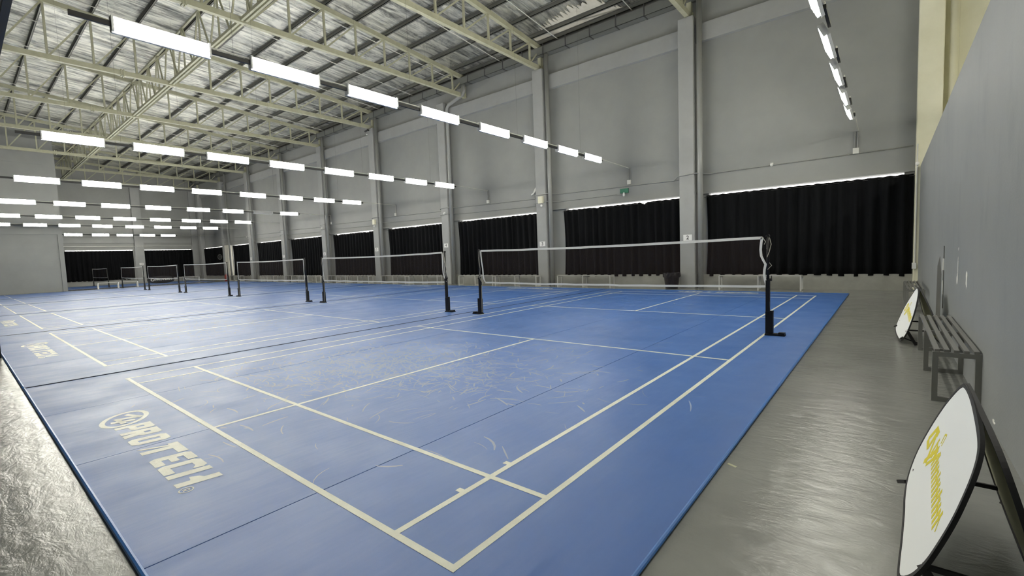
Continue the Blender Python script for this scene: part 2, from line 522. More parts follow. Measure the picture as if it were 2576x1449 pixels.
# ------------------------------------------------------------------ roof trusses
TRX = [-4.0, -10.35, -15.05, -22.84, -29.1, -35.4, -41.9, -48.1, -54.2]
def make_truss():
    t = empty('roof_truss')
    zb0, zb1 = 9.29, 9.47
    b = MB()
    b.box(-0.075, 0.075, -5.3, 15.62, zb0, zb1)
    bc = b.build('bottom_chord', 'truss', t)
    b = MB().box(-0.10, 0.10, 3.70, 3.74, zb0 - 0.05, zb1 + 0.05); b.box(-0.10, 0.10, 3.78, 3.82, zb0 - 0.05, zb1 + 0.05)
    b.build('splice_plate', 'truss', bc)
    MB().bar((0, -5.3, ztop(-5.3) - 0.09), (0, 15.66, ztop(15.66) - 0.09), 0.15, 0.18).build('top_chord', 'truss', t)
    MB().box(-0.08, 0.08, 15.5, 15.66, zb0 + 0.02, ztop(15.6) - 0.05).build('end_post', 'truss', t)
    MB().box(-0.12, 0.12, 15.6, 15.63, zb0 - 0.02, zb0 + 0.22).build('end_plate', 'truss', t)
    for i, y in enumerate(NODES[1:], 1):
        MB().box(-0.032, 0.032, y - 0.035, y + 0.035, zb1, ztop(y) - 0.17).build('vertical', 'truss', t)
    for i in range(1, len(NODES) - 1):
        y1, y0 = NODES[i], NODES[i + 1]
        MB().bar((0, y0 + 0.06, zb1 + 0.01), (0, y1 - 0.05, ztop(y1) - 0.19), 0.05, 0.055).build('diagonal', 'truss', t)
    MB().bar((0, 14.88, zb1 + 0.01), (0, 15.5, ztop(15.5) - 0.2), 0.05, 0.055).build('diagonal', 'truss', t)
    return t
t0 = make_truss()
TL = ['cream steel roof truss nearest the right, over the column numbered two',
      'cream steel roof truss meeting the wall above the column numbered three',
      'cream steel roof truss ending beside an offset drain pipe above column four',
      'cream steel roof truss above the column with the small camera',
      'cream steel roof truss fifth from the right', 'cream steel roof truss sixth from the right',
      'cream steel roof truss just in front of the grey partition wall',
      'cream steel roof truss just behind the grey partition wall',
      'cream steel roof truss farthest back, near the back wall']
for i, x in enumerate(TRX):
    t = t0 if i == 0 else copy_tree(t0)
    t.location = (x, 0, 0)
    tag(t, TL[i], 'roof truss', 'roof trusses')
# longitudinal bracing truss
br = empty('bracing_truss', (0, 0, 0))
tag(br, 'long cream lattice brace running lengthwise between the roof trusses', 'bracing truss')
yb = 5.40
for i in range(len(TRX) - 1):
    xa, xb = TRX[i] - 0.1, TRX[i + 1] + 0.1
    MB().box(xb, xa, yb - 0.10, yb - 0.03, 9.33, 9.43).build('lower_rail', 'truss', br)
    MB().box(xb, xa, yb + 0.03, yb + 0.10, 9.33, 9.43).build('lower_rail', 'truss', br)
    zt = ztop(yb) - 0.12
    MB().box(xb, xa, yb - 0.035, yb + 0.035, zt - 0.07, zt).build('upper_rail', 'truss', br)
    n = 4
    for q in range(n):
        a = xa + (xb - xa) * q / n; c = xa + (xb - xa) * (q + 1) / n; mid = (a + c) / 2
        MB().bar((a - 0.05, yb, zt - 0.06), (mid, yb, 9.42), 0.05, 0.05).build('brace', 'truss', br)
        MB().bar((mid, yb, 9.42), (c + 0.05, yb, zt - 0.06), 0.05, 0.05).build('brace', 'truss', br)
    for xx in (xa + (xb - xa) * 0.25, xa + (xb - xa) * 0.5, xa + (xb - xa) * 0.75):
        MB().box(xx - 0.025, xx + 0.025, yb - 0.025, yb + 0.025, 9.42, zt - 0.05).build('upright', 'truss', br)

# ------------------------------------------------------------------ gutter and drain pipes
g = empty('roof_gutter', (0, 0, 0))
tag(g, 'long dark grey box gutter under the eaves along the window wall', 'gutter')
gb = MB(); y0, y1, z0, z1 = 15.30, 15.62, 9.84, 10.17
gb.box(-55.9, 8.9, y0, y0 + 0.012, z0, z1); gb.box(-55.9, 8.9, y0, y1, z0, z0 + 0.012); gb.box(-55.9, 8.9, y1 - 0.012, y1, z0, z1)
gb.build('trough', 'gutter', g)
strap = MB()
strap.box(-0.02, 0.02, y0 - 0.012, y0, z0 - 0.01, z1 + 0.1); strap.box(-0.02, 0.02, y0 - 0.012, y1, z0 - 0.014, z0)
sm_ = strap.mesh('strap', 'gutter_dark')
for i in range(52):
    o = put('strap', sm_, g); o.location = (1.2 - 1.12 * i, 0, 0)

for k, x in enumerate(COLX[:9]):
    px = x + (0.52 if k != 8 else 1.35) + 0.17
    if k == 3:
        pts = [(-14.85, 15.375, 9.83), (-14.85, 15.375, 9.5), (-14.95, 15.375, 9.38), (-15.95, 15.375, 9.12), (px, 15.375, 8.95), (px, 15.375, ZF)]
    else:
        pts = [(px, 15.375, 9.83), (px, 15.375, ZF)]
    o = MB().tube(pts, 0.09, 14).build('drain_pipe', 'cream_pipe' if k == 0 else 'pipe', smooth=True)
    lab = ['cream drain pipe on the bare wall behind the right wall top',
           'grey drain pipe beside the column numbered two', 'grey drain pipe beside the column numbered three',
           'grey drain pipe with a bent top beside the column numbered four',
           'grey drain pipe beside the column numbered five', 'grey drain pipe beside the sixth column from the right',
           'grey drain pipe beside the seventh column from the right', 'grey drain pipe beside the eighth column from the right',
           'grey drain pipe beside the daylit column near the far corner'][k]
    tag(o, lab, 'drain pipe', 'drain pipes on the window wall')

# ------------------------------------------------------------------ curtains
def curtain(name, label, w, z0, z1, seed, place, gap=None, sag=None):
    r = random.Random(seed)
    n = max(20, int(w / 0.035)); nz = 10
    ph = 0; prof = []
    amp = 0.05
    for i in range(n + 1):
        ph += r.uniform(0.35, 1.0)
        amp += (r.uniform(0.03, 0.10) - amp) * 0.3
        prof.append(math.sin(ph) * amp)
    b = MB()
    lob = [r.uniform(-0.03, 0.05) for _ in range(9)]
    for j in range(nz + 1):
        t = j / nz
        for i in range(n + 1):
            u = i / n
            q = u * 8; a = lob[int(q)] if q < 8 else lob[8]; c = lob[min(int(q) + 1, 8)]
            zb = z0 + (a + (c - a) * (q - int(q))) * 0.8
            zt = z1 + 0.008 * math.sin(i * 0.9)
            if sag:
                for su, sw, sd in sag:
                    zt -= sd * max(0, 1 - abs(u - su) / sw)
            z = zb + (zt - zb) * t
            xo = 0
            if gap: xo = gap * max(0, 1 - u * 6) * math.sin(t * math.pi * 0.9)
            y = prof[i] * (0.55 + 0.45 * (1 - t)) + 0.02 * math.sin(u * 9 + t * 3)
            b.v.append((u * w + xo, y, z))
    for j in range(nz):
        for i in range(n):
            k = j * (n + 1) + i
            b.f.append((k, k + 1, k + n + 2, k + n + 1))
    root = empty(name)
    o = b.build('cloth', 'curtain', root, smooth=True)
    so = o.modifiers.new('thick', 'SOLIDIFY'); so.thickness = 0.006
    MB().tube([(-0.05, 0, z1 - 0.05), (w + 0.03, 0, z1 - 0.05)], 0.008, 6).build('curtain_rod', 'dark_metal', root)
    place(root)
    tag(root, label, 'curtain', 'black curtains over the windows')
    return root
CL = ['black curtain in the bay next to the right wall', 'black curtain between the columns numbered two and three',
      'black curtain between the columns numbered three and four', 'black curtain between the columns numbered four and five',
      'black curtain in the fifth bay from the right wall', 'black curtain in the sixth bay from the right wall',
      'black curtain in the seventh bay from the right wall', 'black curtain right of the daylit column near the far corner',
      'black curtain with a wall fan in front, last bay before the far corner']
OFFS = [0.82, 1.22, 0.92, 1.08, 0.98, 0.98, 1.0, 1.75, 0.9]
for k in range(9):
    a = COLX[k + 1] + OFFS[k]; c = COLX[k] + (0.0 if k else -0.02)
    if k == 8: a = COLX[9] - 0.2
    sag = {1: [(0.32, 0.04, 0.03), (0.72, 0.035, 0.07)], 3: [(0.1, 0.03, 0.04), (0.5, 0.05, 0.02)], 4: [(0.15, 0.04, 0.05), (0.8, 0.05, 0.05)]}.get(k)
    curtain('window_curtain', CL[k], c - a, 0.40, 3.205, 20 + k,
            lambda o, a=a: setattr(o, 'location', (a, 15.55, 0)), gap=(0.25 if k == 8 else 0.05), sag=sag)
def back_place(y):
    def f(o):
        o.location = (XB + 0.16, y, 0); o.rotation_euler = (0, 0, math.pi / 2)
    return f
curtain('window_curtain', 'black curtain on the back wall beside the grey partition', 4.98, 0.40, 3.205, 41, back_place(5.18))
curtain('window_curtain', 'black curtain on the back wall between its column and the corner', 4.12, 0.40, 3.205, 42, back_place(11.02))

# ------------------------------------------------------------------ courts
def letters():
    """PRO TECH block letters, court-local metres; baseline y=-0.51, cap y=-0.26; returns list of (name, polys)"""
    SL = 0.16
    def Q(x0, x1, y0, y1):
        return [(x0 + y0 * SL, y0), (x1 + y0 * SL, y0), (x1 + y1 * SL, y1), (x0 + y1 * SL, y1)]
    def pg(*pts):
        return [(x + y * SL, y) for x, y in pts]
    H = 0.25
    out = []
    s = 0.075
    w = 0.19
    out.append((-3.80, [Q(0, s, 0, H), Q(s, w - .02, H - .062, H), Q(s, w - .02, .085, .135), pg((w - .07, .085), (w - .02, .085), (w, .11), (w, H - .03), (w - .02, H), (w - .07, H))]))
    out.append((-3.585, [Q(0, s, 0, H), Q(s, w - .02, H - .062, H), Q(s, w - .02, .10, .145), pg((w - .07, .10), (w - .02, .10), (w, .125), (w, H - .03), (w - .02, H), (w - .07, H)), pg((s, .10), (w - .085, .0), (w + .005, 0), (s + .08, .10))]))
    # O as octagonal ring
    O = [Q(.03, w - .03, 0, .055), Q(.03, w - .03, H - .055, H), pg((0, .035), (.03, 0), (.07, 0), (.07, H), (.03, H), (0, H - .035)), pg((w, .035), (w, H - .035), (w - .03, H), (w - .07, H), (w - .07, 0), (w - .03, 0))]
    out.append((-3.325, O))
    out.append((-3.01, [Q(.09, .165, 0, H), Q(.02, .30, H - .065, H), pg((0, 0), (.035, .02), (.09, H - .06), (.055, H - .06))]))
    E = [pg((0, .035), (.03, 0), (.075, 0), (.075, H), (.03, H), (0, H - .03)), Q(.07, w, 0, .06), Q(.07, w - .03, .10, .15), Q(.07, w, H - .06, H)]
    out.append((-2.685, E))
    Cc = [pg((0, .035), (.03, 0), (.075, 0), (.075, H), (.03, H), (0, H - .03)), Q(.07, w, 0, .062), pg((.07, H - .062), (w - .05, H - .062), (w, H - .09), (w + .01, H - .03), (w - .02, H), (.07, H))]
    out.append((-2.475, Cc))
    out.append((-2.262, [Q(0, .075, 0, H), Q(.185, .26, 0, H), pg((.12, .10), (.19, .09), (.19, .17), (.15, .15))]))
    return out

def ell(cx, cy, ax, ay, rot, n=40):
    o = []
    for i in range(n):
        t = 2 * math.pi * i / n
        x, y = ax * math.cos(t), ay * math.sin(t)
        o.append((cx + x * math.cos(rot) - y * math.sin(rot), cy + x * math.sin(rot) + y * math.cos(rot)))
    return o

LINE_Z = 0.0012
def make_court():
    t = empty('court_mat')
    sx = [0.655, -1.2, -3.05, -4.87, -6.655]
    for i in range(4):
        b = MB().box(sx[i + 1] + 0.004, sx[i] - 0.004, -0.86, 14.15, ZF + 0.0005, 0.0)
        b.build('mat_strip', 'mat', t)
    MB().tube([(-6.65, -0.862, 0.002), (0.65, -0.862, 0.002)], 0.0135, 8).build('mat_edge', 'mat_edge', t)
    MB().tube([(-6.655, -0.86, 0.0), (-6.655, 14.15, 0.0)], 0.008, 6).build('mat_edge', 'dark_metal', t)
    MB().tube([(-6.65, 14.152, 0.0), (0.65, 14.152, 0.0)], 0.012, 6).build('mat_edge', 'mat_edge', t)
    lw = 0.04
    def ln(x0, x1, y0, y1):
        MB().box(x0, x1, y0, y1, 0.0002, LINE_Z).build('court_line', 'line', t)
    W, Ln = 6.1, 13.4
    for x in (0 - lw / 2, -0.46, -3.05, -5.64, -6.1 + lw / 2):
        if x == -3.05:
            ln(x - lw / 2, x + lw / 2, 0, 4.72); ln(x - lw / 2, x + lw / 2, 8.68, Ln)
        else:
            ln(x - lw / 2, x + lw / 2, 0, Ln)
    for y in (lw / 2, 0.76, 4.72, 8.68, 12.64, Ln - lw / 2):
        MB().box(-6.1, 0, y - lw / 2, y + lw / 2, 0.0003, LINE_Z + 0.0002).build('court_line', 'line', t)
    for y in (0.53, 0.97):
        ln(-0.52, -0.48, y - 0.02, y + 0.02)
    # printed logo, near end and far end
    for end in (0, 1):
        def fn(a, c, h):
            if end: return (-6.1 - a + 0.32, 13.4 - c, 0.0003 + h)
            return (a, c, 0.0003 + h)
        for x, polys in letters():
            b = MB()
            for k, pl in enumerate(polys):
                b.prism([(x + a, -0.51 + c) for a, c in pl], fn, 0.0009 + 0.00005 * k)
            b.build('logo_letter', 'line', t)
        b = MB()
        b.ring(ell(-4.06, -0.385, 0.215, 0.135, -0.42), ell(-4.06, -0.385, 0.26, 0.175, -0.42), fn, 0.0009)
        for pl in ([(-4.22, -0.33), (-4.02, -0.25), (-3.99, -0.29), (-4.20, -0.37)], [(-4.12, -0.42), (-3.90, -0.40), (-3.90, -0.44), (-4.12, -0.46)],
                   [(-4.06, -0.28), (-4.00, -0.28), (-4.06, -0.44), (-4.12, -0.44)], [(-3.98, -0.33), (-3.92, -0.33), (-3.98, -0.50), (-4.04, -0.49)]):
            b.prism(pl, fn, 0.0011)
        b.build('logo_emblem', 'line', t)
        b = MB().ring(ell(-1.93, -0.48, 0.034, 0.034, 0, 20), ell(-1.93, -0.48, 0.042, 0.042, 0, 20), fn, 0.0009)
        for pl in ([(-1.945, -0.5), (-1.937, -0.5), (-1.937, -0.46), (-1.945, -0.46)], [(-1.937, -0.466), (-1.92, -0.466), (-1.92, -0.46), (-1.937, -0.46)],
                   [(-1.937, -0.486), (-1.92, -0.486), (-1.92, -0.48), (-1.937, -0.48)], [(-1.924, -0.486), (-1.917, -0.486), (-1.917, -0.46), (-1.924, -0.46)], [(-1.932, -0.486), (-1.924, -0.486), (-1.915, -0.5), (-1.923, -0.5)]):
            b.prism(pl, fn, 0.0009)
        b.build('logo_mark', 'line', t)
    return t

def scuffs(parent, seed, spots):
    r = random.Random(seed)
    b = MB()
    for (cx, cy, sx, sy, n) in spots:
        for i in range(n):
            x = r.gauss(cx, sx); y = r.gauss(cy, sy)
            if not (-6.4 < x < 0.4 and -0.6 < y < 13.9): continue
            a = r.uniform(0, math.pi); ln = r.uniform(0.05, 0.30); cv = r.uniform(-2.2, 2.2); w = r.choice((0.002, 0.003, 0.005, 0.008))
            pts = []
            for q in range(5):
                pts.append((x, y, a))
                x += math.cos(a) * ln / 4; y += math.sin(a) * ln / 4; a += cv * ln / 4 * 2
            k = len(b.v)
            for q, (px, py, pa) in enumerate(pts):
                ww = w * (0.3 + math.sin(math.pi * (q + 0.5) / 5))
                b.v += [(px - math.sin(pa) * ww, py + math.cos(pa) * ww, 0.0007), (px + math.sin(pa) * ww, py - math.cos(pa) * ww, 0.0007)]
            for q in range(4):
                b.f.append((k + 2 * q, k + 2 * q + 1, k + 2 * q + 3, k + 2 * q + 2))
    o = b.build('scuff_marks', 'scuff', parent)
    o['kind'] = 'stuff'

court0 = make_court()
KL = ['blue court mat nearest the camera, right of the dark seam', 'blue court mat second from the right, beyond the first dark seam',
      'blue court mat third from the right', 'blue court mat fourth from the right', 'blue court mat fifth from the right',
      'blue court mat sixth from the right, in front of the grey partition', 'blue court mat behind the grey partition, in the far corner']
XC = [0, -7.36, -14.72, -22.05, -29.35, -36.65, -47.6]
courts = []
for i, x in enumerate(XC):
    c = court0 if i == 0 else copy_tree(court0)
    c.location = (x, 0, 0)
    tag(c, KL[i], 'court mat', 'badminton court mats')
    courts.append(c)
SP = [(-3.9, 2.3, 0.75, 0.75, 1500), (-2.6, 2.4, 0.7, 0.6, 520), (-4.7, 1.3, 0.6, 0.5, 160), (-2.5, 3.9, 0.6, 0.4, 60), (-3.6, 9.8, 1.2, 0.9, 120), (-1.2, 3.2, 0.8, 1.2, 40), (-3.0, 0.2, 1.5, 0.4, 30)]
MB().tube([(0.655, -0.86, 0.002), (0.655, 14.15, 0.002)], 0.012, 8).build('mat_edge', 'mat_edge', courts[0])
scuffs(courts[0], 1, SP)
scuffs(courts[1], 2, [(-3.6, 2.0, 1.0, 0.9, 1500), (-3.0, 3.4, 0.9, 0.7, 400), (-3.4, 9.6, 1.2, 1.0, 120)])
scuffs(courts[2], 3, [(-3.2, 2.0, 1.2, 1.0, 200), (-3.0, 9.8, 1.2, 0.8, 80)])

# ------------------------------------------------------------------ nets and posts
def make_post():
    """local: pole at origin, foot pointing to +x"""
    t = empty('net_post')
    MB().box(-0.035, 0.24, -0.06, 0.06, 0.0, 0.028).box(0.15, 0.235, -0.05, 0.05, 0.028, 0.05).build('base_plate', 'black', t)
    MB().box(-0.03, 0.075, -0.035, 0.035, 0.028, 0.37).box(0.03, 0.08, -0.028, 0.028, 0.37, 0.385).build('sleeve', 'black', t)
    MB().box(-0.028, 0.028, -0.028, 0.028, 0.028, 0.86).build('lower_pole', 'black', t)
    MB().tube([(0, 0, 0.86), (0, 0, 1.545)], 0.02, 12).build('pole', 'black', t, smooth=True)
    MB().tube([(-0.03, 0, 0.87), (0.055, 0, 0.87)], 0.02, 8).tube([(0.05, 0, 0.87), (0.05, 0.0, 0.93)], 0.006, 6).build('winch', 'black', t)
    MB().tube([(0, -0.018, 1.545), (0, 0.018, 1.545)], 0.026, 12).build('pulley', 'black', t)
    return t

def ribbon(pts, h, dz=0.0, thick=0.006):
    """vertical-plane tape following pts (x,y,z), height h below pts"""
    b = MB(); k = 0
    for (x, y, z) in pts:
        for yy in (-thick / 2, thick / 2):
            b.v += [(x, y + yy, z), (x, y + yy, z - h)]
    n = len(pts)
    for i in range(n - 1):
        a = 4 * i; c = 4 * (i + 1)
        b.f += [(a, a + 1, c + 1, c), (a + 3, a + 2, c + 2, c + 3), (a, c, c + 2, a + 2), (a + 1, a + 3, c + 3, c + 1)]
    b.f += [(0, 2, 3, 1), (4 * n - 4, 4 * n - 3, 4 * n - 1, 4 * n - 2)]
    return b

def side_tape(base_x, offs, w=0.035):
    """vertical tape along z list of (z,dx)"""
    b = MB()
    for z, dx in offs:
        for yy in (-0.003, 0.003):
            b.v += [(base_x + dx - w / 2, yy, z), (base_x + dx + w / 2, yy, z)]
    n = len(offs)
    for i in range(n - 1):
        a = 4 * i; c = a + 4
        b.f += [(a, a + 1, c + 1, c), (a + 3, a + 2, c + 2, c + 3), (a, c, c + 2, a + 2), (a + 1, a + 3, c + 3, c + 1)]
    return b

def make_net(seed, wav_r, wav_l, cords):
    """local: x from 0 (right post) to -6.1 (left)"""
    r = random.Random(seed)
    t = empty('badminton_net')
    xr, xl = -0.05, -6.05
    br_, bl_ = xr + wav_r[-1][1], xl + wav_l[-1][1]
    top = []
    for i in range(25):
        u = i / 24
        top.append((xr + (xl - xr) * u, 0, 1.545 - 0.025 * math.sin(math.pi * u) + r.uniform(-0.002, 0.002)))
    zb = 0.785
    bot = []
    for i in range(25):
        u = i / 24
        bot.append((br_ + (bl_ - br_) * u, 0, zb + 0.035 * (1 - math.sin(math.pi * u)) * 0 - 0.015 * math.sin(math.pi * u) + r.uniform(-0.006, 0.006)))
    # net panel
    b = MB()
    for q in (top, bot):
        b.v += [(x, 0, z - (0.03 if q is top else 0.02)) for x, y, z in q]
    for i in range(24):
        b.f.append((i, i + 1, 25 + i + 1, 25 + i))
    b.build('net_mesh', 'net', t)
    ribbon(top, 0.042).build('top_tape', 'white_cloth', t)
    ribbon(bot, 0.036).build('bottom_tape', 'white_cloth', t)
    side_tape(xr, wav_r).build('side_tape', 'white_cloth', t)
    side_tape(xl, wav_l).build('side_tape', 'white_cloth', t)
    for pts in cords:
        MB().tube(pts, 0.005, 5).build('tie_cord', 'cord', t)
    return t

wavyR = [(1.53, 0.0), (1.44, -0.012), (1.34, -0.02), (1.24, -0.01), (1.17, 0.02), (1.11, 0.05), (1.03, 0.035), (0.94, 0.03), (0.86, 0.045), (0.80, 0.06), (0.775, 0.065)]
straightL = [(1.53, 0.0), (1.3, 0.005), (1.1, -0.003), (0.9, 0.004), (0.77, 0.0)]
wavyL = [(1.53, 0.0), (1.4, 0.005), (1.25, 0.02), (1.1, 0.045), (0.95, 0.05), (0.85, 0.07), (0.78, 0.11)]
slackR = [(1.53, 0.0), (1.35, 0.005), (1.15, 0.0), (1.0, 0.01), (0.88, 0.05), (0.78, 0.10)]
cR = [[(0.0, 0.02, 1.55), (0.05, 0.02, 1.52), (0.075, 0.01, 1.42), (0.05, 0.0, 1.30), (0.02, 0, 1.22)],
      [(0.03, 0.02, 1.16), (0.08, 0.02, 1.09), (0.03, 0.0, 1.03)],
      [(-0.03, 0, 0.78), (0.04, 0.03, 0.72), (-0.02, 0.03, 0.66), (0.05, 0.0, 0.66), (0.055, 0, 0.50), (0.05, 0, 0.2)],
      [(-0.05, 0, 1.54), (0.0, 0.0, 1.46), (-0.02, 0.0, 1.42)]]
cL = [[(-6.08, 0, 1.54), (-6.12, 0, 1.35), (-6.09, 0, 1.1), (-6.11, 0, 0.95)],
      [(-6.06, 0, 0.97), (-6.13, 0, 0.9), (-6.08, 0, 0.82), (-6.02, 0, 0.76), (-6.06, 0, 0.70), (-6.08, 0, 0.3), (-6.085, 0, 0.05)],
      [(-6.0, 0, 0.78), (-6.1, 0.03, 0.86), (-6.13, 0, 0.93), (-6.05, 0, 0.9)]]
cR2 = [[(0, 0, 1.54), (0.05, 0, 1.3), (0.09, 0, 1.1), (0.05, 0, 0.95), (0.0, 0, 0.85)], [(-0.03, 0, 1.5), (0.06, 0, 1.2), (0.03, 0, 1.0)]]
post0 = make_post()
NL = ['badminton net on the court nearest the camera, right end wavy', 'badminton net on the second court from the right',
      'badminton net on the third court from the right', 'badminton net on the fourth court, left of a red box',
      'badminton net on the fifth court, in front of the back wall curtains', 'badminton net on the sixth court, beside the back wall column',
      'small distant badminton net in front of the curtain beside the partition']
PN = ['nearest court', 'second court from the right', 'third court from the right', 'fourth court from the right',
      'fifth court from the right', 'sixth court from the right', 'farthest court behind the partition']
for i, x in enumerate(XC):
    ym = 6.72
    if i == 0: n = make_net(1, wavyR, wavyL, cR + cL)
    elif i == 1: n = make_net(2, slackR, straightL, cR2 + cL)
    else: n = make_net(2 + i, straightL, straightL, cR[2:3] + (cL[1:] if i < 4 else []))
    n.location = (x, ym, 0)
    tag(n, NL[i], 'badminton net', 'badminton nets')
    for side in (0, 1):
        p = post0 if (i == 0 and side == 0) else copy_tree(post0)
        p.location = (x + (0.03 if side == 0 else -6.13), ym + 0.02, 0)
        p.rotation_euler = (0, 0, 0 if side == 0 else math.pi)
        tag(p, 'black post at the %s end of the net, %s' % (('right', 'left')[side], PN[i]), 'net post', 'black net posts')

# ------------------------------------------------------------------ light rows
LZ = 4.58
ROWX = [0.69, -6.36, -13.75, -21.15, -28.45, -35.85, -42.6, -50.5]
STARTS = [0.25, 1.93, 3.60, 5.33, 7.17, 8.92, 10.62, 12.20]
FL = 1.13
def make_fixture(lit, sides=(-1, 1)):
    t = empty('tube_light')
    MB().box(-0.022, 0.022, 0, FL, -0.115, 0.095).build('housing', 'white_metal', t)
    for y in (0.0, FL - 0.025):
        MB().box(-0.062 if -1 in sides else -0.022, 0.062 if 1 in sides else 0.022, y, y + 0.025, -0.095, 0.095).build('end_socket', 'white_metal', t)
    tm = MB().tube([(0, 0.026, 0), (0, FL - 0.026, 0)], 0.021, 8).mesh('lamp_tube', 'tube' if lit else 'dead_tube', True)
    for sx in sides:
        for z in (-0.06, 0.0, 0.06):
            o = put('lamp_tube', tm, t); o.location = (sx * 0.044, 0, z)
    return t
PROTO = {'both': make_fixture(True), 'right': make_fixture(True, (1,)), 'left': make_fixture(True, (-1,)), 'off': make_fixture(False)}
seen = set()
def fixture(kind):
    if kind in seen: return copy_tree(PROTO[kind])
    seen.add(kind)
    return PROTO[kind]
def rowname(r):
    return ['rightmost light row', 'second row from the right', 'third row from the right', 'fourth row from the right',
            'fifth row from the right', 'sixth row from the right', 'seventh row from the right', 'lowest farthest light row'][r]
for r, x in enumerate(ROWX):
    z = LZ if r < 7 else 4.40
    st = STARTS
    if r == 7: st = [4.75, 6.45, 8.05, 9.65, 11.2]
    if r == 6: st = STARTS
    for i, y in enumerate(st):
        off = (r == 4 and i == 6)
        f = fixture('off' if off else {0: 'left', 6: 'right'}.get(r, 'both'))
        f.location = (x, y, z)
        if r == 0: f.rotation_euler = (0, -0.45, 0)
        tag(f, ('unlit' if off else 'lit') + ' tube light, %s from window wall, %s' % (ORD[len(st) - 1 - i], rowname(r)), 'tube light', 'tube lights in hanging rows')
    rl = empty('light_rail', (x + (0.06 if r == 0 else 0), 0, z + (0.02 if r == 0 else 0)))
    tag(rl, 'dark rail and cable carrying the lights of the %s' % rowname(r), 'light rail', 'hanging light rails')
    y0 = -0.15 if r < 7 else 4.3
    ye = 15.52
    edges = [y0] + [q for y in st for q in (y, y + FL)] + [st[-1] + FL + 0.14]
    for ya, yb_ in zip(edges[0::2], edges[1::2]):
        if yb_ - ya < 0.02: continue
        MB().box(-0.02, 0.02, ya, yb_, -0.03, 0.03).build('rail', 'dark_metal', rl)
        if ya > y0: MB().tube([(0.0, ya, 0.058), (0.0, yb_, 0.058)], 0.012, 6).build('power_cable', 'rod', rl)
    MB().tube([(0.0, st[-1] + FL + 0.1, 0.045), (0.0, ye + 0.12, 0.0)], 0.011, 6).build('power_cable', 'rod', rl)
    if 0 < r < 4:
        for y in (1.7, 5.1, 8.7, 12.0):
            MB().tube([(0, y, 0.03), (0, y, ztop(y) - z + 0.1)], 0.002, 5).build('hanger_wire', 'wire', rl)
    if r < 5:
        jb = empty('junction_box', (x, YW, z))
        tag(jb, 'off-white junction box on the wall ending the %s' % rowname(r), 'junction box', 'wall junction boxes')
        MB().box(-0.07, 0.07, -0.07, 0, -0.62, -0.46).build('box', 'grey_plastic', jb)
        MB().tube([(-0.03, -0.02, -0.46), (-0.03, -0.02, 0.02)], 0.014, 6).build('conduit', 'pipe', jb)
        MB().tube([(0.035, -0.02, -0.46), (0.035, -0.02, 0.02)], 0.014, 6).build('conduit', 'pipe', jb)

# unseen lights added beyond the right wall to brighten the cream wall
for i, y in enumerate((5.3, 7.1, 8.9, 10.6, 12.2)):
    f = fixture('both'); f.location = (4.6, y, 5.2)
    tag(f, 'added unseen tube light of the next hall, %s from its window wall' % ORD[4 - i], 'tube light', 'added unseen tube lights of the next hall')
    MB().tube([(0, FL / 2, 0.095), (0, FL / 2, ztop(y) - 5.1)], 0.006, 5).build('hanger_rod', 'wire', f)

# ------------------------------------------------------------------ wall items
def sign(txt, loc, rz, label):
    t = empty('number_sign', loc, rz)
    MB().box(-0.15, 0.15, -0.008, 0, -0.105, 0.105).build('plate', 'sign', t)
    me = text_mesh(txt, 0.19, 'number', 'ink', 0.004)
    o = put('number', me, t)
    o.rotation_euler = (math.pi / 2, 0, 0); o.location = (0, -0.0092, 0)
    tag(t, label, 'number sign', 'white number signs on columns')
for k, (txt, dz) in enumerate([('2', 1.775), ('3', 1.83), ('4', 2.02), ('5', 2.03), ('6', 1.95), ('7', 1.95), ('8', 1.9)]):
    sign(txt, (COLX[k + 1] + 0.28, YC - 0.001, dz), 0, 'white sign with a black number %s on a grey column' % dict(zip('2345678', ['two', 'three', 'four', 'five', 'six', 'seven', 'eight']))[txt])
sign('10', (XB + 0.36, 10.68, 1.85), math.pi / 2, 'white number sign on the back wall column')

# long cables clipped along the window wall, bowed round each column
def wall_cable(name, z, rad, label, first):
    pts = []
    xs = COLX
    x = 1.95
    pts.append((1.95, YW - 0.02, z + 0.02) if first == 1 else (-6.9, YW - 0.02, z))
    for k in range(first, 9):
        c = COLX[k]
        pts += [(c + 0.95, YW - 0.02, z), (c + 0.6, YC - 0.02, z + 0.03), (c + 0.26, YC - 0.025, z + 0.01), (c - 0.03, YC - 0.02, z), (c - 0.3, YW - 0.02, z - 0.08)]
    o = MB().tube(pts, rad, 6).build(name, 'pipe', smooth=True)
    tag(o, label, 'cable')
wall_cable('cable_run', 3.95, 0.016, 'upper grey cable run along the window wall above the curtains', 1)
wall_cable('cable_run', 3.62, 0.012, 'lower grey cable run along the window wall just above the curtains', 2)
o = MB().tube([(XB + 0.17, 5.0, 3.62), (XB + 0.17, 10.2, 3.62), (XB + 0.38, 10.4, 3.62), (XB + 0.38, 10.9, 3.62), (XB + 0.17, 11.1, 3.62), (XB + 0.17, 15.1, 3.62)], 0.03, 6).build('conduit_run', 'bench_light')
tag(o, 'pale horizontal conduit across the back wall above its curtains', 'conduit')
o = empty('corner_conduit', (2.03, YC - 0.02, 0)); tag(o, 'thin white conduit with a small camera in the right corner', 'conduit')
MB().tube([(0, 0, 0.75), (0, 0, 3.95)], 0.016, 6).build('tube', 'grey_plastic', o)
MB().box(-0.06, 0.03, -0.05, 0.02, 0.62, 0.78).build('socket', 'white_metal', o)
MB().lathe([(0.001, -0.05), (0.035, -0.04), (0.045, 0.0), (0.04, 0.04), (0.001, 0.05)], (0.0, -0.08, 3.42), 12).build('camera_dome', 'white_metal', o, smooth=True)

